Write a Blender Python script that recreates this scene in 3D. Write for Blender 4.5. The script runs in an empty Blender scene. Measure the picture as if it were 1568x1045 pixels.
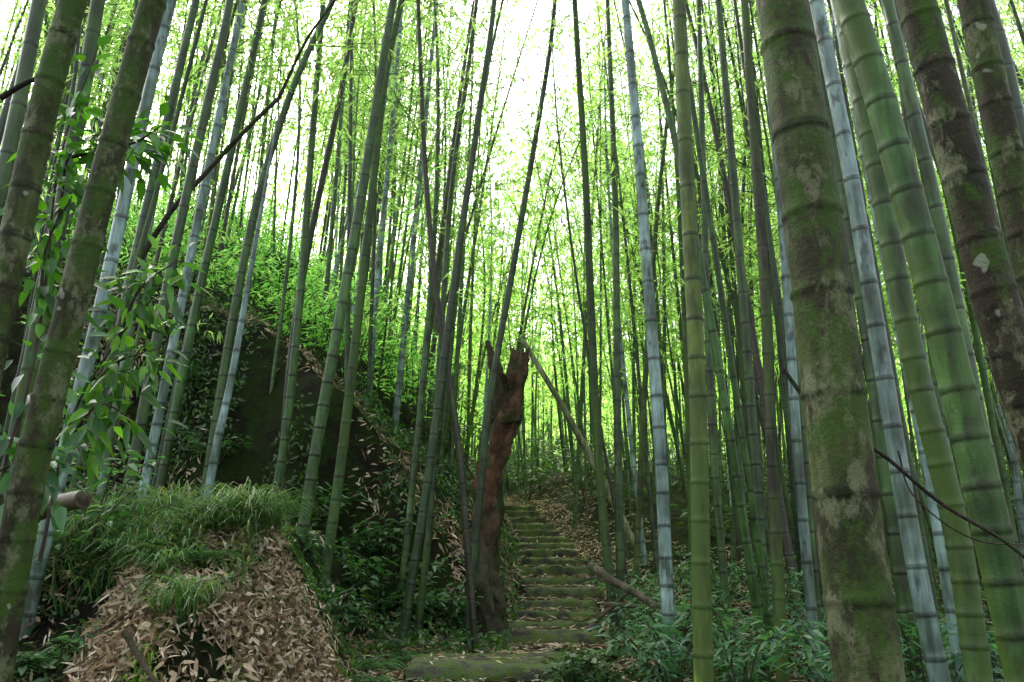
import bpy, math, random
import numpy as np
from mathutils import Vector
rng=np.random.default_rng(7); random.seed(7)
scene=bpy.context.scene
# ---------------------------------------------------------------- camera
PITCH=math.radians(16); CZ=1.5; F=1220.0
cam=bpy.data.cameras.new("camera"); cam.lens=28; cam.sensor_width=36; cam.clip_end=2000; cam.clip_start=0.05
co=bpy.data.objects.new("camera",cam); scene.collection.objects.link(co)
co.location=(0,0,CZ); co.rotation_euler=(math.pi/2+PITCH,0,0); scene.camera=co
def W(px,py,D):
    dx=(px-784)/F; dy=(522-py)/F
    c=math.cos(PITCH)-dy*math.sin(PITCH)
    return np.array([D*dx/c,D,CZ+D*(math.sin(PITCH)+dy*math.cos(PITCH))/c])
# ---------------------------------------------------------------- noise
_g=rng.random((256,256))
def vn(x,y):
    x=np.asarray(x,float); y=np.asarray(y,float)
    xi=np.floor(x).astype(int); yi=np.floor(y).astype(int); fx=x-xi; fy=y-yi
    fx=fx*fx*(3-2*fx); fy=fy*fy*(3-2*fy)
    a=_g[xi&255,yi&255]; b=_g[(xi+1)&255,yi&255]; c=_g[xi&255,(yi+1)&255]; d=_g[(xi+1)&255,(yi+1)&255]
    return (a*(1-fx)+b*fx)*(1-fy)+(c*(1-fx)+d*fx)*fy-0.5
def ss(v,a,b):
    t=np.clip((v-a)/(b-a),0,1); return t*t*(3-2*t)
# ---------------------------------------------------------------- terrain
STEPS=[(975,840,9.5),(960,842,10.1),(943,848,10.8),(925,855,11.5),(905,862,12.2),(890,858,13.0),(872,850,13.8),(860,848,14.6),(846,840,15.4),(836,835,16.2),(826,830,17.0),(816,822,17.8),(806,812,18.7),(796,800,19.6),(786,790,20.5),(777,784,21.5)]
sw=[W(px,py,D) for py,px,D in STEPS]
pY=[-50,0,4,6.2,9.2]+[p[1] for p in sw]+[26,32,60,75,130,300,900]
pX=[-.3,-.3,-.3,-.28,.25]+[p[0] for p in sw]+[-.8,-2,-3,0,0,0,0]
pZ=[0,.1,.55,.66,.68]+[p[2]-.10 for p in sw]+[3.7,4.4,6.0,9,30,45,60]
def H(x,y):
    x=np.asarray(x,float); y=np.asarray(y,float)
    cx=np.interp(y,pY,pX); z=np.interp(y,pY,pZ)
    dl=cx-.62-x+.35*vn(x*.9+3,y*.9); dr=x-cx-.62
    z=z.copy()
    ed=1.36+.08*(y-5)+.4*vn(y*1.3,x*.7)
    m=ss(y+.6*vn(x*1.5,7.1)-.35*np.clip(-x-1.9,0,1.5),3.6,5.5)*ss(-x,ed-.2,ed+.5)
    z+=m*(.98+.28*vn(x*1.7,y*1.7))*(1-ss(y,9.5,12))
    yF=np.interp(-x,[.3,2,4,8,20],[9.4,9.6,10.2,10.8,12])
    s2=ss(y+.9*vn(x*1.4,y*.3+9),yF,yF+1.7)
    rise=np.interp(dl,[0,.45,1.3,2.3,3.3,6,12,30,100],[0,.8,1.8,2.7,3.7,4.6,5.8,9,14])
    far=.27*np.clip(y-12,0,22)*ss(dl,.5,8)
    z+=(rise*(1-.5*ss(y,30,60))+far)*s2
    z+=.42*ss(dr,.1,1.3)*ss(y,6.3,8.5)*(1-ss(y,20,30))
    z-=.05*np.clip(dr-2,0,60)*ss(y,2,12)*(1-ss(y,60,120))
    z+=.9*ss(dr,.2,3)*ss(y,20,28)
    off=np.minimum(np.abs(x-cx),3)/3
    z+=(.10*vn(x*2.3,y*2.3)+.35*vn(x*.5,y*.5)+.06*vn(x*6,y*6)+(.35*vn(x*1.2+8,y*1.2)+.25*vn(x*2.9+8,y*2.9))*s2*ss(dl,.3,1))*(.12+.88*ss(off,.2,.8))
    return z
def Hn(x,y,e=.05):
    gx=(H(x+e,y)-H(x-e,y))/(2*e); gy=(H(x,y+e)-H(x,y-e))/(2*e)
    n=np.stack([-gx,-gy,np.ones_like(gx)],-1); n/=np.linalg.norm(n,axis=-1,keepdims=True); return n
# ---------------------------------------------------------------- mesh helpers
class Acc:
    def __init__(s): s.v=[];s.q=[];s.t=[];s.c=[];s.n=0
    def add(s,v,q=None,t=None,c=None):
        v=np.asarray(v,float).reshape(-1,3)
        if q is not None and len(q): s.q.append(np.asarray(q).reshape(-1,4)+s.n)
        if t is not None and len(t): s.t.append(np.asarray(t).reshape(-1,3)+s.n)
        c=np.asarray(c,float)
        if c.ndim==1: c=np.tile(c,(len(v),1))
        s.v.append(v); s.c.append(c[:,:3]); s.n+=len(v)
    def obj(s,name,mat,smooth=True,parent=None):
        v=np.concatenate(s.v); c=np.concatenate(s.c)
        q=np.concatenate(s.q) if s.q else np.zeros((0,4),int); t=np.concatenate(s.t) if s.t else np.zeros((0,3),int)
        me=bpy.data.meshes.new(name)
        me.vertices.add(len(v)); me.vertices.foreach_set("co",v.astype(np.float32).ravel())
        loops=np.concatenate([q.ravel(),t.ravel()]).astype(np.int32)
        me.loops.add(len(loops)); me.loops.foreach_set("vertex_index",loops)
        me.polygons.add(len(q)+len(t))
        st=np.concatenate([np.arange(len(q))*4,len(q)*4+np.arange(len(t))*3]).astype(np.int32)
        me.polygons.foreach_set("loop_start",st)
        if smooth: me.polygons.foreach_set("use_smooth",np.ones(len(st),bool))
        me.update(calc_edges=True)
        a=me.color_attributes.new("tint",'FLOAT_COLOR','POINT')
        a.data.foreach_set("color",np.concatenate([c,np.ones((len(c),1))],1).astype(np.float32).ravel())
        me.materials.append(mat)
        o=bpy.data.objects.new(name,me); scene.collection.objects.link(o)
        if parent: o.parent=parent
        return o
def norm(a): return a/np.maximum(np.linalg.norm(a,axis=-1,keepdims=True),1e-9)
def leaves(acc,P,D,L,Wd,col,up=None,fancy=False,droop=.15):
    P=np.asarray(P).reshape(-1,3); N=len(P)
    if N==0: return
    D=norm(D); 
    if up is None: up=np.array([0,0,1.])+rng.normal(0,.45,(N,3))
    S=norm(np.cross(D,up)); U=np.cross(S,D)
    L=np.broadcast_to(L,(N,))[:,None]; Wd=np.broadcast_to(Wd,(N,))[:,None]
    col=np.asarray(col); col=np.tile(col,(N,1)) if col.ndim==1 else col
    dn=np.array([0,0,-1.])*L*droop
    if not fancy:
        v=np.stack([P,P+D*L*.4+S*Wd*.5+dn*.2,P+D*L+dn,P+D*L*.4-S*Wd*.5+dn*.2],1)
        acc.add(v,q=np.arange(N*4).reshape(N,4),c=np.repeat(col,4,0))
    else:
        k=.18
        v=np.stack([P,P+D*L*.25+S*Wd*.45+U*Wd*k,P+D*L*.3+dn*.1,P+D*L*.25-S*Wd*.45+U*Wd*k,
            P+D*L*.6+S*Wd*.4+U*Wd*k*.8+dn*.4,P+D*L*.65+dn*.4,P+D*L*.6-S*Wd*.4+U*Wd*k*.8+dn*.4,P+D*L+dn],1)
        b=(np.arange(N)*8)[:,None]
        t=np.concatenate([b+np.array(f) for f in ([0,2,1],[0,3,2],[4,5,7],[5,6,7])])
        q=np.concatenate([b+np.array(f) for f in ([1,2,5,4],[2,3,6,5])])
        acc.add(v,q=q,t=t,c=np.repeat(col,8,0))
def tube(acc,pts,rad,col,sides=6,cap=False,rough=0,seedo=0):
    pts=np.asarray(pts,float); n=len(pts); rad=np.broadcast_to(rad,(n,))
    T=norm(np.gradient(pts,axis=0)); ref=np.array([0,1.,.13]) if abs(T[0][1])<.9 else np.array([1.,0,0])
    S=norm(np.cross(T,ref)); U=np.cross(S,T)
    a=np.arange(sides)/sides*2*math.pi
    R=rad[:,None]*np.ones(sides)
    if rough:
        dd=np.linalg.norm(pts-pts[0],axis=1)[:,None]
        R=R*(1+rough*2*(vn(a[None]*2.2+seedo,dd*4)+.5*vn(a[None]*5+seedo,dd*9)))
    v=pts[:,None]+R[...,None]*(np.cos(a)[None,:,None]*S[:,None]+np.sin(a)[None,:,None]*U[:,None])
    i=np.arange(n-1)[:,None]*sides; j=np.arange(sides)[None]; j2=(j+1)%sides
    q=np.stack([i+j,i+j2,i+sides+j2,i+sides+j],-1).reshape(-1,4)
    col=np.asarray(col)
    cc=np.repeat(col,sides,0) if col.ndim==2 else col
    v=v.reshape(-1,3)
    if cap:
        m=len(v); v=np.concatenate([v,pts[:1],pts[-1:]])
        t=[[m,(k+1)%sides,k] for k in range(sides)]+[[m+1,(n-1)*sides+k,(n-1)*sides+(k+1)%sides] for k in range(sides)]
        if cc.ndim==2: cc=np.concatenate([cc,cc[:1],cc[-1:]])
        acc.add(v,q=q,t=t,c=cc)
    else: acc.add(v,q=q,c=cc)
def smooth_poly(p,n):
    p=np.asarray(p,float)
    if len(p)==2:
        t=np.linspace(0,1,n)[:,None]; return p[0]*(1-t)+p[1]*t
    e=np.concatenate([[2*p[0]-p[1]],p,[2*p[-1]-p[-2]]]); out=[]
    k=len(p)-1
    for u in np.linspace(0,k,n):
        i=min(int(u),k-1); t=u-i; a,b,c,d=e[i:i+4]
        out.append(.5*((2*b)+(-a+c)*t+(2*a-5*b+4*c-d)*t*t+(-a+3*b-3*c+d)*t**3))
    return np.array(out)
# ---------------------------------------------------------------- materials
def newmat(name):
    m=bpy.data.materials.new(name); m.use_nodes=True; nt=m.node_tree; nt.nodes.clear(); return m,nt,nt.nodes,nt.links
def mixc(nt,fac,a,b,mode='MIX'):
    n=nt.nodes.new("ShaderNodeMix"); n.data_type='RGBA'; n.blend_type=mode
    for s,v in ((0,fac),(6,a),(7,b)):
        if isinstance(v,(int,float)): n.inputs[s].default_value=v
        elif isinstance(v,tuple): n.inputs[s].default_value=v+(1,)
        else: nt.links.new(v,n.inputs[s])
    return n.outputs[2]
def noise(nt,scale,detail=4,vec=None,rough=.6):
    n=nt.nodes.new("ShaderNodeTexNoise"); n.inputs["Scale"].default_value=scale; n.inputs["Detail"].default_value=detail; n.inputs["Roughness"].default_value=rough
    if vec is not None: nt.links.new(vec,n.inputs["Vector"])
    return n.outputs["Fac"]
def ramp(nt,fac,a,b,c0=(0,0,0),c1=(1,1,1)):
    n=nt.nodes.new("ShaderNodeValToRGB"); nt.links.new(fac,n.inputs[0])
    n.color_ramp.elements[0].position=a; n.color_ramp.elements[1].position=b
    n.color_ramp.elements[0].color=c0+(1,); n.color_ramp.elements[1].color=c1+(1,); return n.outputs[0]
def coords(nt,sc=(1,1,1),off=(0,0,0)):
    t=nt.nodes.new("ShaderNodeTexCoord"); m=nt.nodes.new("ShaderNodeMapping"); m.inputs["Scale"].default_value=sc; m.inputs["Location"].default_value=off
    nt.links.new(t.outputs["Object"],m.inputs[0]); return m.outputs[0]
def bump(nt,h,s,d=.01):
    b=nt.nodes.new("ShaderNodeBump"); b.inputs["Strength"].default_value=s; b.inputs["Distance"].default_value=d; nt.links.new(h,b.inputs["Height"]); return b.outputs[0]
def tintnode(nt):
    a=nt.nodes.new("ShaderNodeVertexColor"); a.layer_name="tint"; return a.outputs[0]
def culm_mat(name,lichen,moss,rough=.42,full=True):
    m,nt,N,Lk=newmat(name)
    t=tintnode(nt); v=coords(nt); vs=coords(nt,(1,1,.15))
    c=mixc(nt,1.0,t,ramp(nt,noise(nt,26,2,vs),.3,.7,(.5,.5,.45),(1.4,1.4,1.35)),'MULTIPLY')
    if full:
        big=noise(nt,2.6,3,v)
        c=mixc(nt,1.0,c,ramp(nt,big,.35,.65,(.45,.5,.38),(1.35,1.35,1.35)),'MULTIPLY')
        df=ramp(nt,noise(nt,9,3,coords(nt,(1,1,.4),(5,3,1)),.7),.56,.64,(0,0,0),(.7,.7,.7))
        c=mixc(nt,df,c,(.022,.024,.012))
        if lichen>0:
            lf=ramp(nt,noise(nt,10,5,coords(nt,(1,1,.6)),.72),.51,.57,(0,0,0),(.75,.75,.75))
            c=mixc(nt,lf,c,(.135,.145,.08))
            df=ramp(nt,noise(nt,7,6,coords(nt,(1,1,.45),(5,3,1)),.75),.48,.54,(0,0,0),(.92,.92,.92))
            c=mixc(nt,df,c,(.030,.025,.014))
            gf=ramp(nt,noise(nt,4.2,6,coords(nt,(1,1,.7),(9,4,7)),.78),.50,.57,(0,0,0),(.95,.95,.95))
            c=mixc(nt,gf,c,(.035,.072,.010))
            sp=ramp(nt,noise(nt,11,2,coords(nt,(1,1,1),(2,8,3)),.4),.72,.74,(0,0,0),(.7,.7,.7))
            c=mixc(nt,sp,c,(.25,.29,.21))
        mf=ramp(nt,noise(nt,4.5,4,vs,.75),.66-moss*.22,.80-moss*.2)
        c=mixc(nt,mf,c,(.045,.088,.009))
    b=N.new("ShaderNodeBsdfPrincipled"); Lk.new(c,b.inputs["Base Color"]); b.inputs["Roughness"].default_value=rough
    b.inputs["Specular IOR Level"].default_value=.38 if not lichen else .15
    if full: Lk.new(bump(nt,noise(nt,50 if lichen else 80,5 if lichen else 2,v,.75),.9 if lichen else .4,.010 if lichen else .005),b.inputs["Normal"])
    o=N.new("ShaderNodeOutputMaterial"); Lk.new(b.outputs[0],o.inputs[0]); return m
M_culm=culm_mat("bamboo_culm_skin",0,.38); M_moss=culm_mat("mossy_culm_skin",0,1.0,.6); M_lich=culm_mat("lichen_culm_skin",1.0,.2,.7)
M_far=culm_mat("distant_culm_skin",0,0,.5,False)
def leaf_mat(name,tr,mul,spec=0,rough=.4):
    m,nt,N,Lk=newmat(name); t=tintnode(nt)
    if spec:
        b=N.new("ShaderNodeBsdfPrincipled"); Lk.new(t,b.inputs["Base Color"]); b.inputs["Roughness"].default_value=rough; b.inputs["Specular IOR Level"].default_value=spec
    else:
        b=N.new("ShaderNodeBsdfDiffuse"); Lk.new(t,b.inputs[0])
    l=N.new("ShaderNodeBsdfTranslucent"); Lk.new(mixc(nt,1.0,t,mul,'MULTIPLY'),l.inputs[0])
    x=N.new("ShaderNodeMixShader"); x.inputs[0].default_value=tr; Lk.new(b.outputs[0],x.inputs[1]); Lk.new(l.outputs[0],x.inputs[2])
    o=N.new("ShaderNodeOutputMaterial"); Lk.new(x.outputs[0],o.inputs[0]); return m
M_leaf=leaf_mat("bamboo_leaf",.72,(3.8,3.8,3.4)); M_broad=leaf_mat("broad_leaf",.35,(2.4,2.5,1.2),.5,.32)
M_dead=leaf_mat("dead_leaf",.2,(1.3,1.2,1.0))
def simple(name,bs=.5,rough=.85,sc=40,mossc=(.05,.08,.015),ma=.54,mb=.62):
    m,nt,N,Lk=newmat(name); t=tintnode(nt); v=coords(nt)
    c=mixc(nt,1.0,t,ramp(nt,noise(nt,sc*.3,4,v),.3,.7,(.4,.4,.38),(1.6,1.6,1.6)),'MULTIPLY')
    c=mixc(nt,ramp(nt,noise(nt,6,4,v,.7),ma,mb),c,mossc)
    b=N.new("ShaderNodeBsdfPrincipled"); Lk.new(c,b.inputs["Base Color"]); b.inputs["Roughness"].default_value=rough; b.inputs["Specular IOR Level"].default_value=.2
    Lk.new(bump(nt,noise(nt,sc,4,v,.7),bs,.03),b.inputs["Normal"])
    o=N.new("ShaderNodeOutputMaterial"); Lk.new(b.outputs[0],o.inputs[0]); return m
M_bark=simple("rotting_bark",1,.9,24,(.035,.05,.015),.52,.6); M_twig=simple("twig_bark",.2,.8,60)
M_step=simple("mossy_stone",1,.85,20,(.085,.13,.03),.42,.56)
m,nt,N,Lk=newmat("forest_soil"); v=coords(nt)
c=mixc(nt,ramp(nt,noise(nt,1.3,4,v),.42,.6),(.014,.012,.008),(.030,.026,.016))
c=mixc(nt,ramp(nt,noise(nt,2.6,6,v,.75),.42,.56),c,(.022,.045,.008))
c=mixc(nt,ramp(nt,noise(nt,28,3,v,.7),.60,.70),c,(.09,.07,.042))
b=N.new("ShaderNodeBsdfPrincipled"); Lk.new(c,b.inputs["Base Color"]); b.inputs["Roughness"].default_value=.95; b.inputs["Specular IOR Level"].default_value=.1
Lk.new(bump(nt,noise(nt,11,7,v,.75),1,.16),b.inputs["Normal"])
o=N.new("ShaderNodeOutputMaterial"); Lk.new(b.outputs[0],o.inputs[0]); M_soil=m
# ---------------------------------------------------------------- ground sheet
def axis(segs):
    out=[segs[0][0]]
    for a,b,s in segs: out+=list(np.arange(a+s,b+s*.5,s))
    return np.array(out)
gx=axis([(-400,-60,20),(-60,-20,2),(-20,-7,.5),(-7,5,.1),(5,12,.4),(12,60,2),(60,400,20)])
gy=axis([(-100,-10,10),(-10,2,.6),(2,13,.1),(13,26,.2),(26,60,1),(60,200,7),(200,800,40)])
X,Y=np.meshgrid(gx,gy); Z=H(X,Y)
A=Acc(); nx=len(gx); i=np.arange(len(gy)-1)[:,None]*nx+np.arange(nx-1)[None]
A.add(np.stack([X,Y,Z],-1).reshape(-1,3),q=np.stack([i,i+1,i+nx+1,i+nx],-1).reshape(-1,4),c=np.array([.05,.05,.05]))
A.obj("ground",M_soil)
# ---------------------------------------------------------------- stairs
def slab(acc,cx,cy,zt,w,d,h,ang,col,seed):
    nxx,nyy=24,5
    xs=np.linspace(-w/2,w/2,nxx); ys=np.linspace(0,d,nyy)
    prof=[(0,-h),(-.0,-h*.5),(-.01,-.03),(.012,-.003)]+[(yy,0) for yy in np.linspace(.05,d-.03,nyy)]+[(d,-.04),(d,-h)]
    V=[];n=len(prof)
    for x in xs:
        e=1-.25*(abs(x)/(w/2))**8
        for (py_,pz_) in prof:
            nz=.05*vn(x*5+seed*7.3,py_*6+pz_*9+seed)+.02*vn(x*14+seed,py_*15); nyy_=.11*vn(x*4+seed*3.1,pz_*8+5)+.04*vn(x*13+seed*3.1,pz_*18+5)
            V.append((x+.07*vn(py_*9,pz_*9+seed),py_+nyy_,pz_*e+nz))
    V=np.array(V); ca,sa=math.cos(ang),math.sin(ang)
    Vw=np.stack([cx+V[:,0]*ca-V[:,1]*sa,cy+V[:,0]*sa+V[:,1]*ca,zt+V[:,2]],-1)
    i=np.arange(nxx-1)[:,None]*n+np.arange(n-1)[None]
    q=np.stack([i,i+n,i+n+1,i+1],-1).reshape(-1,4)
    t=[[0,k,k+1] for k in range(1,n-1)]+[[(nxx-1)*n,(nxx-1)*n+k+1,(nxx-1)*n+k] for k in range(1,n-1)]
    acc.add(Vw,q=q,t=t,c=np.asarray(col))
A=Acc()
for k,p in enumerate(sw):
    ang=[-.05,.03,0,.06,-.04,.05,.1,.12,.1,.14,.15,.2,.2,.2,.2,.2][k]
    g=.07+.03*random.random()
    slab(A,p[0]+random.uniform(-.05,.05),p[1],p[2]+.05,(1.1+.2*random.random()),.28,.28,ang,(g*1.1,g*1.05,g*.8),k)
slab(A,-.24,6.75,.775,1.16,.95,.22,.06,(.10,.10,.075),33)
slab(A,.05,8.1,.70,1.0,.5,.2,.04,(.09,.09,.065),37)
A.obj("stone_staircase",M_step)
# ---------------------------------------------------------------- bamboo
TINT={'g':(.036,.078,.018),'d':(.021,.045,.013),'b':(.17,.25,.25),'y':(.09,.13,.02),'k':(.030,.026,.015),'o':(.06,.08,.028),'G':(.038,.098,.018)}
def culm(acc,pts,r0,tint,sides,near,inter=.28):
    seg=np.linalg.norm(np.diff(pts,axis=0),axis=1); s=np.concatenate([[0],np.cumsum(seg)]); Ht=s[-1]
    nodes=[];x=.1+.2*random.random(); ir=random.uniform(.85,1.15)
    while x<Ht-.1:
        nodes.append(x); x+=ir*inter*(.85+.3*random.random())*(.7+.5*min(1,x/4))
    ringsS=[0];R=[1];C=[tint]; t=np.array(tint); dark=t*.3+.004; pale=t*.8+np.array([.04,.055,.034]); 
    for nd in nodes:
        t2=t*random.uniform(.75,1.2)
        if near:
            for ds,rr,cc in ((-.05,1,t2),(-.02,.99,pale*.6+t*.35),(-.007,1.0,dark),(0,1.055,pale*.6),(.009,1.05,dark),(.02,.985,t*.9),(.05,.98,t2)):
                ringsS.append(nd+ds);R.append(rr);C.append(cc)
        else:
            for ds,rr,cc in ((-.03,1,(t2+pale)/2),(0,1.06,dark),(.03,.98,t2)):
                ringsS.append(nd+ds);R.append(rr);C.append(cc)
    ringsS.append(Ht);R.append(1);C.append(tint)
    ringsS=np.array(ringsS); u=ringsS/Ht
    rad=r0*np.array(R)*(1-.85*u**1.5)+.002
    P=np.stack([np.interp(ringsS,s,pts[:,k]) for k in range(3)],-1)
    tube(acc,P,rad,np.array(C),sides)
    nd=np.array(nodes); return np.stack([np.interp(nd,s,pts[:,k]) for k in range(3)],-1),nd/Ht
def foliage(accL,accT,PN,u,u0,nb,ntw,nl,size,bl=1.3,bright=1.0,wr=.16):
    k=u>u0
    PN=PN[k];u=u[k]
    if len(PN)==0: return
    P=np.repeat(PN,nb,0); uu=np.repeat(u,nb); n=len(P)
    keep=rng.random(n)<.85; P=P[keep];uu=uu[keep];n=len(P)
    az=rng.random(n)*2*math.pi; el=np.radians(rng.uniform(15,60,n))
    L=bl*(1.15-.75*np.clip((uu-u0)/(1-u0),0,1)**1.5)*rng.uniform(.55,1.15,n)
    d=np.stack([np.cos(az)*np.cos(el),np.sin(az)*np.cos(el),np.sin(el)],-1)
    def br(t): return P[:,None]+d[:,None]*(t*L[:,None])[...,None]+np.array([0,0,-1.])*(.45*L[:,None]*t**2)[...,None]
    if accT is not None:
        tt=np.tile(np.array([0,.5,1.]),(n,1)); B=br(tt)
        rr=np.array([.006,.004,.0015]); a=np.arange(3)*2*math.pi/3
        S=norm(np.cross(d,np.array([0,0,1.]))); U=np.cross(S,d)
        V=B[:,:,None]+rr[None,:,None,None]*(np.cos(a)[None,None,:,None]*S[:,None,None]+np.sin(a)[None,None,:,None]*U[:,None,None])
        base=(np.arange(n)*9)[:,None]
        q=np.concatenate([base+np.array([r*3+j,r*3+(j+1)%3,r*3+3+(j+1)%3,r*3+3+j]) for r in range(2) for j in range(3)])
        accT.add(V.reshape(-1,3),q=q,c=np.array([.05,.065,.025]))
    t=rng.uniform(.2,1,(n,ntw)); TB=br(t)
    td=norm(d[:,None]*.6+rng.normal(0,.6,(n,ntw,3))+np.array([0,0,-.15]))
    lb=TB+td*rng.uniform(.05,.3,(n,ntw,1))
    lp=np.repeat(lb.reshape(-1,3),nl,0)+rng.normal(0,.16*size,(n*ntw*nl,3))
    ld=np.repeat(td.reshape(-1,3),nl,0)+rng.normal(0,.5,(len(lp),3))+np.array([0,0,-.35])
    tc=np.repeat(rng.uniform(.6,1.3,n*ntw),nl)*rng.uniform(.85,1.15,len(lp))*bright
    hue=np.repeat(rng.random(n*ntw),nl)
    col=np.stack([.09+.06*hue,.18+.03*hue,.04+.02*hue],-1)*tc[:,None]
    leaves(accL,lp,ld,size*rng.uniform(.7,1.2,len(lp)),size*wr,col)
def extend(pts,D,Ht):
    p=[W(a,b,D) for a,b in pts]
    p=smooth_poly(p,max(6,len(p)*3))
    d=norm(p[0]-p[1]); b=p[0].copy(); pre=[]
    while b[2]>float(H(b[0],b[1]))-.12 and len(pre)<60:
        b=b+d*.25; pre.insert(0,b.copy())
    L=sum(np.linalg.norm(np.diff(p,axis=0),axis=1))+.25*len(pre)
    d=norm(p[-1]-p[-2]); e=p[-1].copy(); post=[]
    while L<Ht:
        d=norm(d+np.array([0,-.004,-.012*(L/Ht)**3])); e=e+d*.5; post.append(e.copy()); L+=.5
    return np.array(pre+list(p)+post)
HERO=[
 ([(-20,560),(30,330),(70,150),(112,0)],2.7,46,'o','l'),
 ([(8,930),(42,740),(92,540),(152,300),(212,80),(235,0)],2.9,46,'o','l'),
 ([(85,755),(112,640),(152,480),(192,300),(235,110),(262,0)],5.2,21,'b','c'),
 ([(-30,420),(20,200),(60,0)],4.2,26,'g','c'),
 ([(20,700),(75,420),(120,180),(150,0)],4.6,26,'d','m'),
 ([(140,740),(190,470),(240,250),(300,0)],7,15,'g','c'),
 ([(195,760),(240,520),(285,300),(340,60),(352,0)],6.5,16,'g','c'),
 ([(222,740),(270,500),(318,260),(372,0)],7.4,14,'b','c'),
 ([(250,720),(300,470),(350,250),(405,0)],8,14,'G','c'),
 ([(322,700),(358,480),(398,290),(450,130),(505,10)],8,14,'g','c'),
 ([(310,810),(330,690),(352,590),(372,480)],7.0,13,'b','c'),
 ([(400,860),(435,680),(460,450),(475,250),(495,0)],8.5,13,'G','c'),
 ([(440,985),(455,870),(490,650),(545,350),(592,60),(602,0)],7.6,18,'G','c'),
 ([(485,960),(515,760),(540,560),(566,330),(590,120),(615,0)],8.2,15,'g','m'),
 ([(425,870),(437,640),(462,430),(520,150),(545,0)],9,12,'k','c'),
 ([(620,955),(645,800),(668,640),(700,400),(722,250),(750,60),(757,0)],8.4,13,'d','c'),
 ([(715,830),(702,680),(678,520),(663,400),(650,240),(640,0)],8.6,10,'k','c'),
 ([(715,970),(735,760),(752,600),(782,430),(815,240),(840,90),(850,0)],9,11,'d','c'),
 ([(640,960),(658,800),(668,640),(690,300),(715,120),(730,0)],9,10,'g','c'),
 ([(600,700),(620,500),(640,300)],13,10,'b','c'),([(560,690),(572,500),(590,300)],13,10,'b','c'),
 ([(935,900),(916,700),(906,500),(898,300),(886,100),(880,0)],8.6,13,'d','m'),
 ([(950,880),(945,600),(942,300),(930,0)],9.5,12,'g','c'),
 ([(1020,880),(1012,700),(1002,560),(990,400),(975,200),(957,0)],6.8,19,'b','c'),
 ([(1078,1045),(1074,900),(1070,650),(1062,450),(1050,230),(1040,0)],4.6,27,'y','m'),
 ([(1195,960),(1180,650),(1172,450),(1150,150),(1140,0)],6,18,'k','m'),
 ([(1110,900),(1090,650),(1078,300),(1070,0)],8,12,'g','c'),
 ([(1245,960),(1222,700),(1207,470),(1190,250),(1165,0)],6,15,'b','c'),
 ([(1170,900),(1150,620),(1128,330),(1100,0)],7.2,15,'g','c'),
 ([(1332,1045),(1306,850),(1276,600),(1240,300),(1197,0)],1.85,92,'o','l'),
 ([(1562,1000),(1492,700),(1430,450),(1362,200),(1300,0)],2.9,50,'G','m'),
 ([(1600,700),(1536,500),(1470,250),(1402,0)],2.3,66,'k','l'),
 ([(1610,540),(1545,250),(1490,0)],2.9,52,'o','l'),
 ([(1440,1045),(1400,850),(1350,550),(1300,250),(1250,0)],4.4,27,'b','c'),
 ([(1478,1045),(1430,750),(1380,500),(1320,200),(1280,0)],5,22,'b','c'),
 ([(1500,1045),(1462,800),(1400,550),(1345,270),(1290,0)],3.8,34,'g','m'),
 ([(1405,1045),(1362,760),(1330,520),(1280,230),(1235,0)],5.4,22,'g','c'),
 ([(1568,960),(1500,650),(1440,350),(1370,50)],5,24,'g','c'),
 ([(1290,1000),(1262,760),(1225,450),(1180,100)],7,16,'G','c'),
 ([(1590,350),(1540,100),(1510,0)],5,28,'d','c'),
]
MAT={'c':M_culm,'m':M_moss,'l':M_lich}
for idx,(pts,D,wp,tk,mk) in enumerate(HERO):
    Ht=12.5+2*random.random() if len(pts)>3 else 13
    if idx==10: Ht=4
    P=extend(pts,D,Ht)
    A=Acc(); t=np.array(TINT[tk])*random.uniform(.85,1.15)
    PN,u=culm(A,P,wp/2*D/F*1.05,t,24 if D<4 else 10,D<9,.22 if D<4 else .3)
    ob=A.obj("bamboo",MAT[mk])
    if Ht>6:
        AL=Acc();AT=Acc()
        if D<7.2: foliage(AL,AT,PN[::2],u[::2],.6,2,3,2,.24)
        else: foliage(AL,AT,PN,u,.36,2,4,3,.15)
        AL.obj("leaves",M_leaf,False,ob); AT.obj("branches",M_twig,True,ob)
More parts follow.
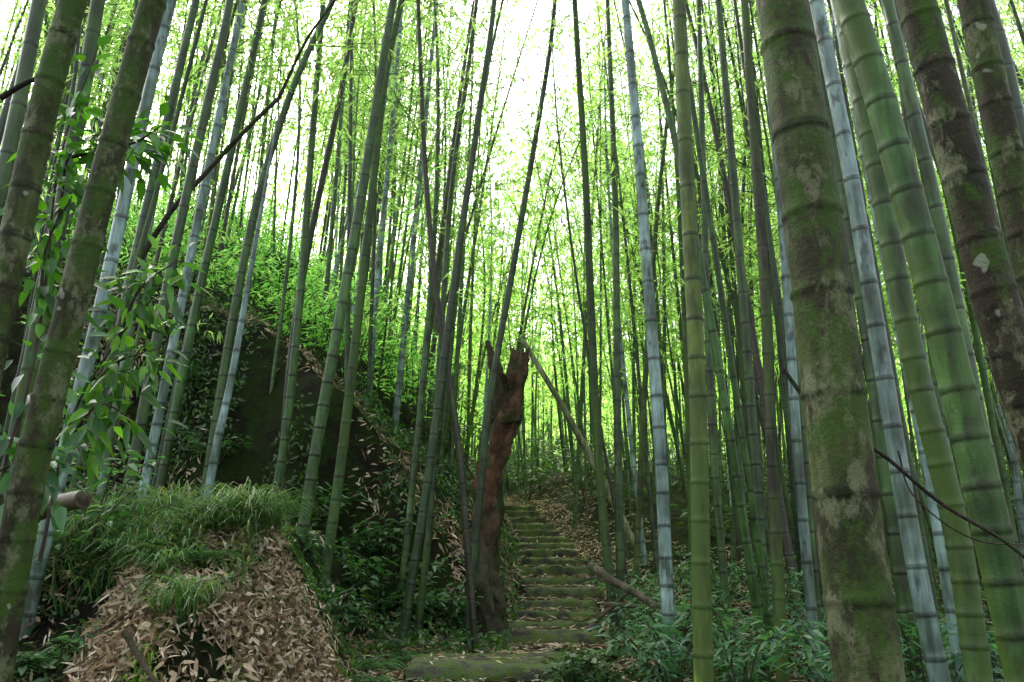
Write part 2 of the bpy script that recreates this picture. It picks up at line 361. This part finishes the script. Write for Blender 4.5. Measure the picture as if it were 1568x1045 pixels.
# random grove
GC=Acc();GL=Acc();GT=Acc(); cnt=0; placed=[]
tries=0; NB=1050
while cnt<NB and tries<30000:
    tries+=1
    fr=random.random()
    y=6+19*random.random()**1.1 if fr<.36 else random.uniform(23,68)
    x=random.uniform(-.78,.9)*y
    cx=float(np.interp(y,pY,pX))
    if y<26 and abs(x-cx)<(.95 if y<22 else .4): continue
    if y<9.5 and x<.23*y+.4 and x>-.33*y: continue
    if y<7.5 and x<.28*y and x>-.5*y: continue
    if y<13 and x<0 and random.random()<.6: continue
    if y>12 and -.62*y<x<-.26*y and random.random()<.45: continue
    if any((x-a)**2+(y-b)**2<.12 for a,b in placed): continue
    placed.append((x,y)); cnt+=1
    z=float(H(x,y))-.1
    Ht=random.uniform(10.5,14.5); r=random.uniform(.018,.052)
    lx=random.gauss(.0,.06)+(.05 if x<0 else -.03); ly=random.gauss(0,.05); bx=random.gauss(0,.8); by=random.gauss(0,.5)
    s=np.linspace(0,1,12)[:,None]
    P=np.array([x,y,z])+s*Ht*np.array([lx,ly,1])+s**3*np.array([bx,by,-.3])
    k=random.choices('gdbykoG',[24,20,8,7,16,8,18])[0]
    t=np.array(TINT[k])*random.uniform(.8,1.2)
    if y>14: t=t*1.4+.012  # aerial haze put into the tint: culms turn paler with distance
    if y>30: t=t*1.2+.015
    if y<14:
        A=Acc(); PN,u=culm(A,P,r,t,8,y<9); ob=A.obj("bamboo",M_culm if random.random()<.7 else M_moss)
        AL=Acc();AT=Acc()
        if y<8: foliage(AL,AT,PN[::2],u[::2],.55,2,3,2,.24)
        else: foliage(AL,AT,PN,u,random.uniform(.22,.42),2,4,3,.16)
        AL.obj("leaves",M_leaf,False,ob); AT.obj("branches",M_twig,True,ob)
    elif y<26:
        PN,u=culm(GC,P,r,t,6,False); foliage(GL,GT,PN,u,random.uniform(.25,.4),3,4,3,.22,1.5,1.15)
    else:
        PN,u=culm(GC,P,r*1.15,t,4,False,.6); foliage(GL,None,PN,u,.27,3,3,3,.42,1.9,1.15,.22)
GC.obj("bamboo_grove",M_far); GL.obj("canopy_foliage",M_leaf,False); GT.obj("canopy_twigs",M_twig)
A=Acc(); n=3500; x=rng.uniform(-110,110,n); y=rng.uniform(62,150,n); z=H(x,y)
k=14; R=rng.normal(0,1,(n,k,3))*np.array([1.8,1.8,2.2])+np.array([0,0,2.5])
P=(np.stack([x,y,z],-1)[:,None]+R).reshape(-1,3); d=rng.normal(0,1,(n*k,3))
cl=np.repeat(rng.uniform(.5,1.3,n),k)[:,None]*rng.uniform(.7,1.2,(n*k,1))*np.array([[.08,.12,.05]])
leaves(A,P,d,1.2,.4,cl); A.obj("distant_forest",M_leaf,False)
# ---------------------------------------------------------------- dead trunk and debris
A=Acc()
P=smooth_poly([W(a,b,9.6) for a,b in [(757,1000),(752,930),(742,850),(747,750),(768,670),(787,610),(796,545)]],60)
rad=np.interp(np.linspace(0,1,60),[0,.06,.2,.5,.75,1],[.25,.17,.13,.12,.14,.11])
cc=np.stack([np.interp(np.linspace(0,1,60),[0,.3,.55,1],[a,b_,c_,d_]) for a,b_,c_,d_ in [(.06,.07,.12,.09),(.055,.065,.062,.058),(.035,.04,.036,.038)]],-1)
tube(A,P,rad,cc,24,rough=.6)
P=smooth_poly([W(a,b,9.55) for a,b in [(778,650),(768,600),(757,560),(746,522)]],24)
tube(A,P,np.linspace(.11,.04,24),np.array([.065,.048,.032]),14,rough=.7,cap=True)
for k in range(22):
    a=k/22*2*math.pi; c0=W(796,550,9.6)+np.array([math.cos(a)*.09,math.sin(a)*.09,0])
    hh=random.uniform(.03,.2); w0=random.uniform(.015,.035)
    tube(A,[c0-np.array([0,0,.2]),c0+np.array([math.cos(a)*.01,0,hh*.5]),c0+np.array([math.cos(a)*.04,0,hh])],[w0,w0*.7,.003],np.array([.09,.06,.038]),5)
P=smooth_poly([W(a,b,9.9) for a,b in [(738,960),(752,850),(760,700),(757,640)]],24)
tube(A,P,np.linspace(.12,.07,24),np.array([.04,.055,.022]),12,rough=.35,cap=True)
for a in range(7):
    an=a/7*6.28
    tube(A,smooth_poly([W(757,940,9.6),W(757,985,9.6)+np.array([math.cos(an)*.2,math.sin(an)*.2,.0]),W(757,1000,9.6)+np.array([math.cos(an)*.5,math.sin(an)*.45,-.1])],8),np.linspace(.08,.02,8),np.array([.05,.04,.03]),7)
A.obj("rotten_tree_trunk",M_bark)
def pole(name,pts,D,wpx,col,mat,sides=10,n=30,cap=True,rough=.1,D2=None,taper=.7):
    A=Acc(); D2=D2 or D; k=len(pts)
    P=smooth_poly([W(a,b,D+(D2-D)*i/(k-1)) for i,(a,b) in enumerate(pts)],n)
    tube(A,P,np.linspace(wpx/2*D/F,wpx/2*D/F*taper,n),np.array(col),sides,cap=cap,rough=rough); return A.obj(name,mat),P
pole("fallen_bamboo",[(975,840),(915,720),(860,620),(800,520)],13,12,(.20,.21,.11),M_culm)
pole("leaning_dead_pole",[(95,800),(190,460),(250,340),(310,270),(370,205),(427,150)],7,10,(.04,.034,.025),M_bark)
pole("dead_branch",[(427,150),(470,60),(520,-10)],7,6,(.04,.034,.025),M_bark)
pole("dead_branch",[(905,866),(935,888),(985,915),(1052,965)],8,13,(.10,.085,.06),M_bark,D2=7)
pole("dead_branch",[(925,925),(980,930),(1040,945)],8,8,(.09,.07,.05),M_bark)
pole("dead_branch",[(900,965),(930,935),(965,905)],8,8,(.09,.07,.05),M_bark)
pole("dead_branch",[(1195,560),(1260,640),(1350,695),(1440,770),(1540,830),(1620,900)],2.0,7,(.035,.028,.02),M_bark)
pole("dead_branch",[(1375,690),(1400,760),(1490,825),(1600,835)],2.2,3,(.05,.04,.03),M_bark)
pole("dead_branch",[(0,150),(50,122),(90,120)],3.2,10,(.03,.025,.02),M_bark)
pole("dead_branch",[(190,965),(215,1010),(240,1050)],3.9,10,(.08,.065,.045),M_bark)
for pts,D,wp in (([(-60,790),(20,786),(80,780)],4.4,22),([(-40,772),(40,770),(128,764)],4.0,28)):
    A=Acc(); P=smooth_poly([W(a,b,D) for a,b in pts],16); P[:,1]+=np.linspace(.35,0,16); r=wp/2*D/F
    tube(A,P,r,np.array([.09,.08,.045]),18,rough=.02)
    e=P[-1]; d=norm(P[-1]-P[-2])
    tube(A,[e,e+d*.003,e+d*.003,e-d*.12],[r,r*.97,r*.78,r*.76],np.array([.14,.115,.075]),18)
    tube(A,[e-d*.11,e-d*.112],[r*.78,.001],np.array([.015,.012,.008]),18)  # dark disc stands in for the shade inside the hollow end
    A.obj("cut_bamboo_log",M_far)
# ---------------------------------------------------------------- ground scatter
def sample(n,x0,x1,y0,y1,mask):
    out=[];tot=0
    while tot<n:
        x=rng.uniform(x0,x1,n*2);y=rng.uniform(y0,y1,n*2); nn=Hn(x,y)
        w=mask(x,y,nn)*np.minimum(1/nn[:,2],5)/5
        k=rng.random(n*2)<w; out.append(np.stack([x[k],y[k]],-1)); tot+=k.sum()
        if len(out)>60: break
    p=np.concatenate(out)[:n]; return p[:,0],p[:,1]
def litter(acc,x,y,L,Wd,cols,lift=.02,tilt=.35,fancy=True):
    n=len(x); nn=Hn(x,y); P=np.stack([x,y,H(x,y)],-1)+nn*rng.uniform(.005,lift,(n,1))
    r=rng.normal(0,1,(n,3)); d=norm(r-nn*np.sum(r*nn,1,keepdims=True))+nn*rng.normal(.1,tilt,(n,1))
    up=nn+rng.normal(0,tilt,(n,3))
    c=np.array(cols)[rng.integers(0,len(cols),n)]*rng.uniform(.6,1.25,(n,1))
    leaves(acc,P,d,L*rng.uniform(.5,1.4,n),Wd*rng.uniform(.5,1.6,n),c,up=up,fancy=fancy,droop=.15)
DEAD=[(.52,.42,.29),(.40,.31,.21),(.64,.55,.42),(.20,.15,.10),(.31,.22,.13),(.12,.09,.06)]
A=Acc()
x,y=sample(16000,-4,-1,3.3,6.2,lambda x,y,n:(ss(1-n[:,2],.02,.12)*.9+.1)*np.clip(.65+vn(x*3+1,y*3)*1.8,.08,1)*(.1+.9*(x>-2.45)))
litter(A,x,y,.075,.02,DEAD,.07,.7)
x,y=sample(8000,-3,4,4.5,9.5,lambda x,y,n:np.clip(.45+vn(x*2,y*2)*1.6,0.08,1)*(x>-1.6))
litter(A,x,y,.11,.02,DEAD,.02,.15)
x,y=sample(13000,-1,3,9,27,lambda x,y,n:np.where(np.abs(x-np.interp(y,pY,pX))<1.3,1,.25))
litter(A,x,y,.15,.028,DEAD,.03,.2)
x,y=sample(7000,-8,0,8.2,13,lambda x,y,n:np.clip(vn(x*1.1+4,y*1.1)*3+.2,0,1))
litter(A,x,y,.14,.028,DEAD,.08,.5)
x,y=sample(7000,1,7,5,14,lambda x,y,n:np.clip(.4+vn(x*1.3,y*1.3)*1.5,0.05,1))
litter(A,x,y,.13,.022,DEAD,.03,.2)
for k,p in enumerate(sw):
    n=60; P=np.stack([p[0]+rng.uniform(-.55,.55,n),p[1]+rng.uniform(.08,.7,n),np.full(n,p[2]+.07)],-1)
    r=rng.normal(0,1,(n,3))*np.array([1,1,.1]); leaves(A,P,r,.12,.022,np.array(DEAD)[rng.integers(0,6,n)],fancy=True,droop=.02)
n=110; P=np.stack([rng.uniform(-.75,.3,n),rng.uniform(6.8,7.7,n),np.full(n,.80)],-1)
leaves(A,P,rng.normal(0,1,(n,3))*np.array([1,1,.1]),.09,.018,np.array(DEAD)[rng.integers(0,6,n)],fancy=True,droop=.02)
A.obj("fallen_leaf_litter",M_dead,False)
def grass(name,x,y,hL,cols,w=.006):
    n=len(x); b=np.stack([x,y,H(x,y)-.01],-1); az=rng.random(n)*6.28+2.5*vn(x*3,y*3+9); L=hL*rng.uniform(.4,1.3,n)*(1+1.3*vn(x*2.2+5,y*2.2))
    hd=np.stack([np.cos(az),np.sin(az)-.3,0*az],-1)*rng.uniform(.2,1.1,(n,1)); S=np.stack([-np.sin(az),np.cos(az),0*az],-1)*w
    vs=[]
    for t,wf,zz in ((0,1,0),(.4,1,.42),(.75,.75,.5),(1,.08,.3)):
        c=b+hd*(t**1.6*L)[:,None]+np.array([0,0,1.])*(zz*L)[:,None]
        vs+= [c-S*wf,c+S*wf]
    V=np.stack(vs,1).reshape(-1,3); base=(np.arange(n)*8)[:,None]
    q=np.concatenate([base+np.array([2*i,2*i+1,2*i+3,2*i+2]) for i in range(3)])
    c=np.array(cols)[rng.integers(0,len(cols),n)]*rng.uniform(.6,1.4,(n,1))
    A=Acc(); A.add(V,q=q,c=np.repeat(c,8,0)); A.obj(name,M_broad)
x,y=sample(9500,-4.2,-1.3,4.1,6.6,lambda x,y,n:(n[:,2]>.66)*(H(x,y)>1.2)*(.1+np.clip(vn(x*3.6,y*3.6)*5+.5,0,1)))
grass("grass_tuft",x,y,.38,[(.045,.11,.04),(.09,.17,.08),(.06,.14,.03),(.12,.15,.05)],.005)
x,y=sample(4500,-2.0,-1.0,4.0,7.0,lambda x,y,n:(n[:,2]<.85)*np.clip(vn(x*4,y*4)*4+.6,0,1))
grass("grass_tuft",x,y,.11,[(.12,.22,.03),(.14,.24,.04)],.004)
GRN=[(.03,.08,.02),(.045,.12,.024),(.065,.15,.026),(.025,.065,.022)]
A=Acc()
x,y=sample(12000,-9,0,8,14,lambda x,y,n:np.clip(vn(x*1.4+14,y*1.4)*5+.4,0,1)); litter(A,x,y,.10,.035,GRN,.18,.6)
x,y=sample(8000,1.0,8,5,14,lambda x,y,n:np.clip(vn(x*1.4+4,y*1.4)*3+.3,0,1)); litter(A,x,y,.09,.03,GRN,.12,.5)
x,y=sample(5500,-4,2,4,8,lambda x,y,n:np.clip(vn(x*2.4+4,y*2.4)*4,0,1)); litter(A,x,y,.05,.02,GRN,.05,.5)
A.obj("ground_cover_plants",M_broad,False)
# ---------------------------------------------------------------- shrubs / ferns
def shrub(acc,tw,c,R,hh,n,L,Wd,cols,stems=7):
    c=np.asarray(c,float)
    for s in range(stems):
        a=random.random()*6.28; rr=R*random.uniform(.3,1); h=hh*random.uniform(.5,1)
        e=c+np.array([math.cos(a)*rr,math.sin(a)*rr,h]); mid=(c+e)/2+np.array([0,0,h*.2])
        P=smooth_poly([c,mid,e],8); tube(tw,P,np.linspace(.008,.003,8),np.array([.05,.05,.03]),4)
        m=n//stems; t=rng.uniform(.25,1,m); B=np.stack([np.interp(t,np.linspace(0,1,8),P[:,k]) for k in range(3)],-1)
        az=rng.random(m)*6.28; d=np.stack([np.cos(az),np.sin(az),rng.uniform(-.35,.35,m)],-1)
        B=B+d*rng.uniform(.0,.18,(m,1))*R*1.2
        col=np.array(cols)[rng.integers(0,len(cols),m)]*rng.uniform(.7,1.3,(m,1))
        leaves(acc,B,d,L*rng.uniform(.6,1.2,m),Wd*rng.uniform(.7,1.2,m),col,up=np.array([0,0,1.])+rng.normal(0,.3,(m,3)),fancy=L>.08 and c[1]<14,droop=.25)
def shrub_obj(name,spots,cols):
    for (x,y,R,hh,n,L,Wd) in spots:
        A=Acc();T=Acc(); shrub(A,T,(x,y,float(H(x,y))-.03),R,hh,n,L,Wd,cols)
        o=T.obj(name,M_twig); A.obj("leaves",M_broad,False,o)
DKG=[(.025,.08,.025),(.04,.11,.035),(.055,.14,.045)]; BRG=[(.09,.19,.04),(.12,.21,.05),(.06,.15,.035)]
spots=[]
for px,py,D in [(600,720,10),(560,700,10.3),(640,740,9.8),(680,770,9.8),(520,760,10),(640,840,9.5),(690,830,9.6),(500,690,10.3),(710,870,9.5),(560,900,9.3),(380,720,10),(300,740,9.8),(230,720,9.8),(340,620,11),(180,640,11),(300,540,11.6),(530,960,8.6),(600,970,8.8),(690,950,9.0),(470,940,7.6),(500,980,7.4)]:
    w=W(px,py,D); spots.append((w[0],D,.6,.6,130,.14,.055) if D>9.1 else (w[0],D,.35,.32,120,.09,.035))
shrub_obj("broadleaf_shrub",spots,DKG)
spots=[]
for x,y in [(1.15,7.6),(1.5,7.2),(1.9,7.6),(2.3,7.2),(1.7,6.4),(2.5,6.2),(2.1,5.5),(3.0,6.6),(1.35,8.6),(1.9,9.0),(2.6,8.2),(3.3,7.6),(2.8,5.2),(1.5,5.7),(1.25,6.6),(2.2,8.8),(3.6,6.2),(1.9,5.0),(1.1,5.9),(2.4,5.0),(1.6,9.6),(2.8,9.2)]:
    spots.append((x,y,.5,.7,230,.12,.032))
shrub_obj("undergrowth_shrub",spots,[(.04,.13,.075),(.04,.11,.045),(.08,.18,.08)])
spots=[(.42,5.6,.26,.42,300,.07,.05),(.62,5.9,.25,.38,260,.07,.05),(.3,5.9,.2,.3,160,.06,.045)]
shrub_obj("ivy_bush",spots,[(.025,.065,.02),(.04,.10,.025)])
spots=[(-2.9,4.6,.45,.5,160,.10,.045),(-2.5,4.3,.35,.3,130,.08,.03),(-3.3,5.2,.6,1.2,200,.13,.05),(-2.9,5.6,.6,1.0,120,.12,.05),(-1.85,5.0,.25,.2,50,.07,.025),(-2.7,3.9,.4,.5,180,.09,.035),(-2.2,4.0,.3,.3,130,.08,.03),(-2.4,3.6,.3,.35,160,.08,.03),(-1.95,3.7,.25,.25,110,.07,.025),(-2.6,4.9,.35,.35,120,.09,.03)]
shrub_obj("mound_shrub",spots,[(.06,.15,.05),(.10,.20,.09),(.04,.12,.04)])
def fern(x,y,n,L,col):
    A=Acc(); T=Acc(); c=np.array([x,y,float(H(x,y))])
    for k in range(n):
        a=k/n*6.28+random.random()*.5; l=L*random.uniform(.7,1.1)
        t=np.linspace(0,1,22); P=c+np.stack([np.cos(a)*t*l*.9,np.sin(a)*t*l*.9,(.75*t-.75*t*t*1.1)*l],-1)
        tube(T,P,np.linspace(.004,.001,22),np.array([.05,.07,.03]),3)
        tan=norm(np.gradient(P,axis=0)); S=norm(np.cross(tan,[0,0,1.])); wl=l*.24*np.sin(np.pi*np.clip(t*.85+.12,0,1))
        for sg in (-1,1): leaves(A,P[2:],(S*sg+tan*.35)[2:],wl[2:],.022*l/.6,np.array(col)*random.uniform(.8,1.2),up=np.array([0,0,1.])+rng.normal(0,.1,(20,3)),droop=.15)
    o=T.obj("fern",M_twig); A.obj("fronds",M_broad,False,o)
for x,y,l in [(-2.1,3.9,.5),(-2.6,3.8,.55),(-1.8,3.6,.4),(-2.3,3.5,.45),(-2.9,5.0,.5),(-2.4,5.6,.5),(-2.0,5.4,.45),(-2.5,4.4,.5),(1.6,5.0,.5),(2.0,4.7,.55),(1.2,6.0,.4),(2.6,4.9,.5),(1.4,5.3,.5),(2.3,5.6,.5),(-1.0,7.9,.4),(-.7,8.4,.4),(-1.4,8.6,.5),(-3.6,8.8,.6),(-2.6,8.9,.6),(1.4,7.9,.5),(1.8,6.9,.5),(1.0,8.3,.4),(-1.1,6.6,.3),(-1.2,7.3,.4)]:
    fern(x,y,11,l,(.06,.16,.05))
A=Acc();T=Acc()
for k in range(165):
    y=random.uniform(12.2,27); x=-random.uniform(.12,.62)*y
    if float(np.interp(y,pY,pX))-x<1.4: continue
    shrub(A,T,(x,y,float(H(x,y))),random.uniform(.6,1.3),random.uniform(.8,2.4),140,.18,.05,BRG)
o=T.obj("hillside_shrubs",M_twig); A.obj("leaves",M_leaf,False,o)
A=Acc();T=Acc()
for k in range(290):
    y=random.uniform(14,55); x=random.uniform(-.2,.8)*y
    if abs(float(np.interp(y,pY,pX))-x)<(1.3 if y<24 else 0): continue
    shrub(A,T,(x,y,float(H(x,y))),random.uniform(.6,1.7),random.uniform(.6,2.4),85,.28,.08,[(.04,.085,.025),(.055,.11,.035)])
o=T.obj("background_undergrowth",M_twig); A.obj("leaves",M_broad,False,o)
def vine(name,paths,D,n,L,Wd,cols,spread=.14):
    A=Acc();T=Acc()
    for pts in paths:
        P=smooth_poly([W(a,b,D) for a,b in pts],14); tube(T,P,np.linspace(.010,.003,14),np.array([.05,.04,.03]),5)
        t=rng.uniform(.15,1,n); B=np.stack([np.interp(t,np.linspace(0,1,14),P[:,k]) for k in range(3)],-1)
        d=rng.normal(0,1,(n,3))+np.array([.2,0,-.5]); d=norm(d); B=B+d*rng.uniform(0,spread,(n,1))
        col=np.array(cols)[rng.integers(0,len(cols),n)]*rng.uniform(.7,1.3,(n,1))
        leaves(A,B,d,L*rng.uniform(.6,1.25,n),Wd*rng.uniform(.7,1.2,n),col,up=np.array([0,-.4,1.])+rng.normal(0,.4,(n,3)),fancy=True,droop=.2)
    o=T.obj(name,M_twig); A.obj("leaves",M_broad,False,o)
vine("broadleaf_sapling",[[(60,860),(110,640),(180,520),(240,450)],[(110,640),(170,560),(255,530)],[(100,680),(150,620),(200,640)],[(180,520),(215,440),(270,400)]],3.9,60,.12,.05,[(.045,.13,.025),(.09,.22,.025),(.025,.08,.025)],.2)
vine("broadleaf_sapling",[[(-20,860),(10,700),(40,600),(60,520)],[(0,720),(50,700),(90,720)]],3.3,50,.10,.045,[(.06,.15,.06),(.03,.09,.03)],.2)
vine("climbing_vine",[[(-30,900),(60,500),(90,250),(150,70)],[(90,330),(110,230),(190,190)],[(110,240),(200,220),(250,190)],[(60,500),(70,380),(110,300)]],3.7,95,.11,.05,[(.025,.085,.015),(.07,.20,.015),(.04,.13,.015)],.22)
# ---------------------------------------------------------------- light
el=math.radians(44); az=math.radians(-30)
s=Vector((math.sin(az)*math.cos(el),math.cos(az)*math.cos(el),math.sin(el)))
sun=bpy.data.lights.new("sun",'SUN'); sun.energy=5; sun.angle=math.radians(.5); sun.color=(1,.95,.84)
so=bpy.data.objects.new("sun",sun); scene.collection.objects.link(so); so.rotation_euler=s.to_track_quat('Z','Y').to_euler()
w=bpy.data.worlds.new("World"); scene.world=w; w.use_nodes=True; nt=w.node_tree; nt.nodes.clear()
sk=nt.nodes.new("ShaderNodeTexSky"); sk.sky_type='NISHITA'; sk.sun_disc=False; sk.sun_elevation=el; sk.sun_rotation=az; sk.dust_density=5; sk.air_density=1.5
hs=nt.nodes.new("ShaderNodeHueSaturation"); hs.inputs["Saturation"].default_value=.35; hs.inputs["Value"].default_value=4.0; nt.links.new(sk.outputs[0],hs.inputs["Color"])
bg=nt.nodes.new("ShaderNodeBackground"); bg.inputs[1].default_value=.15; nt.links.new(hs.outputs[0],bg.inputs[0])
wo=nt.nodes.new("ShaderNodeOutputWorld"); nt.links.new(bg.outputs[0],wo.inputs[0])
scene.view_settings.view_transform='Standard'; scene.view_settings.look='None'; scene.view_settings.exposure=0
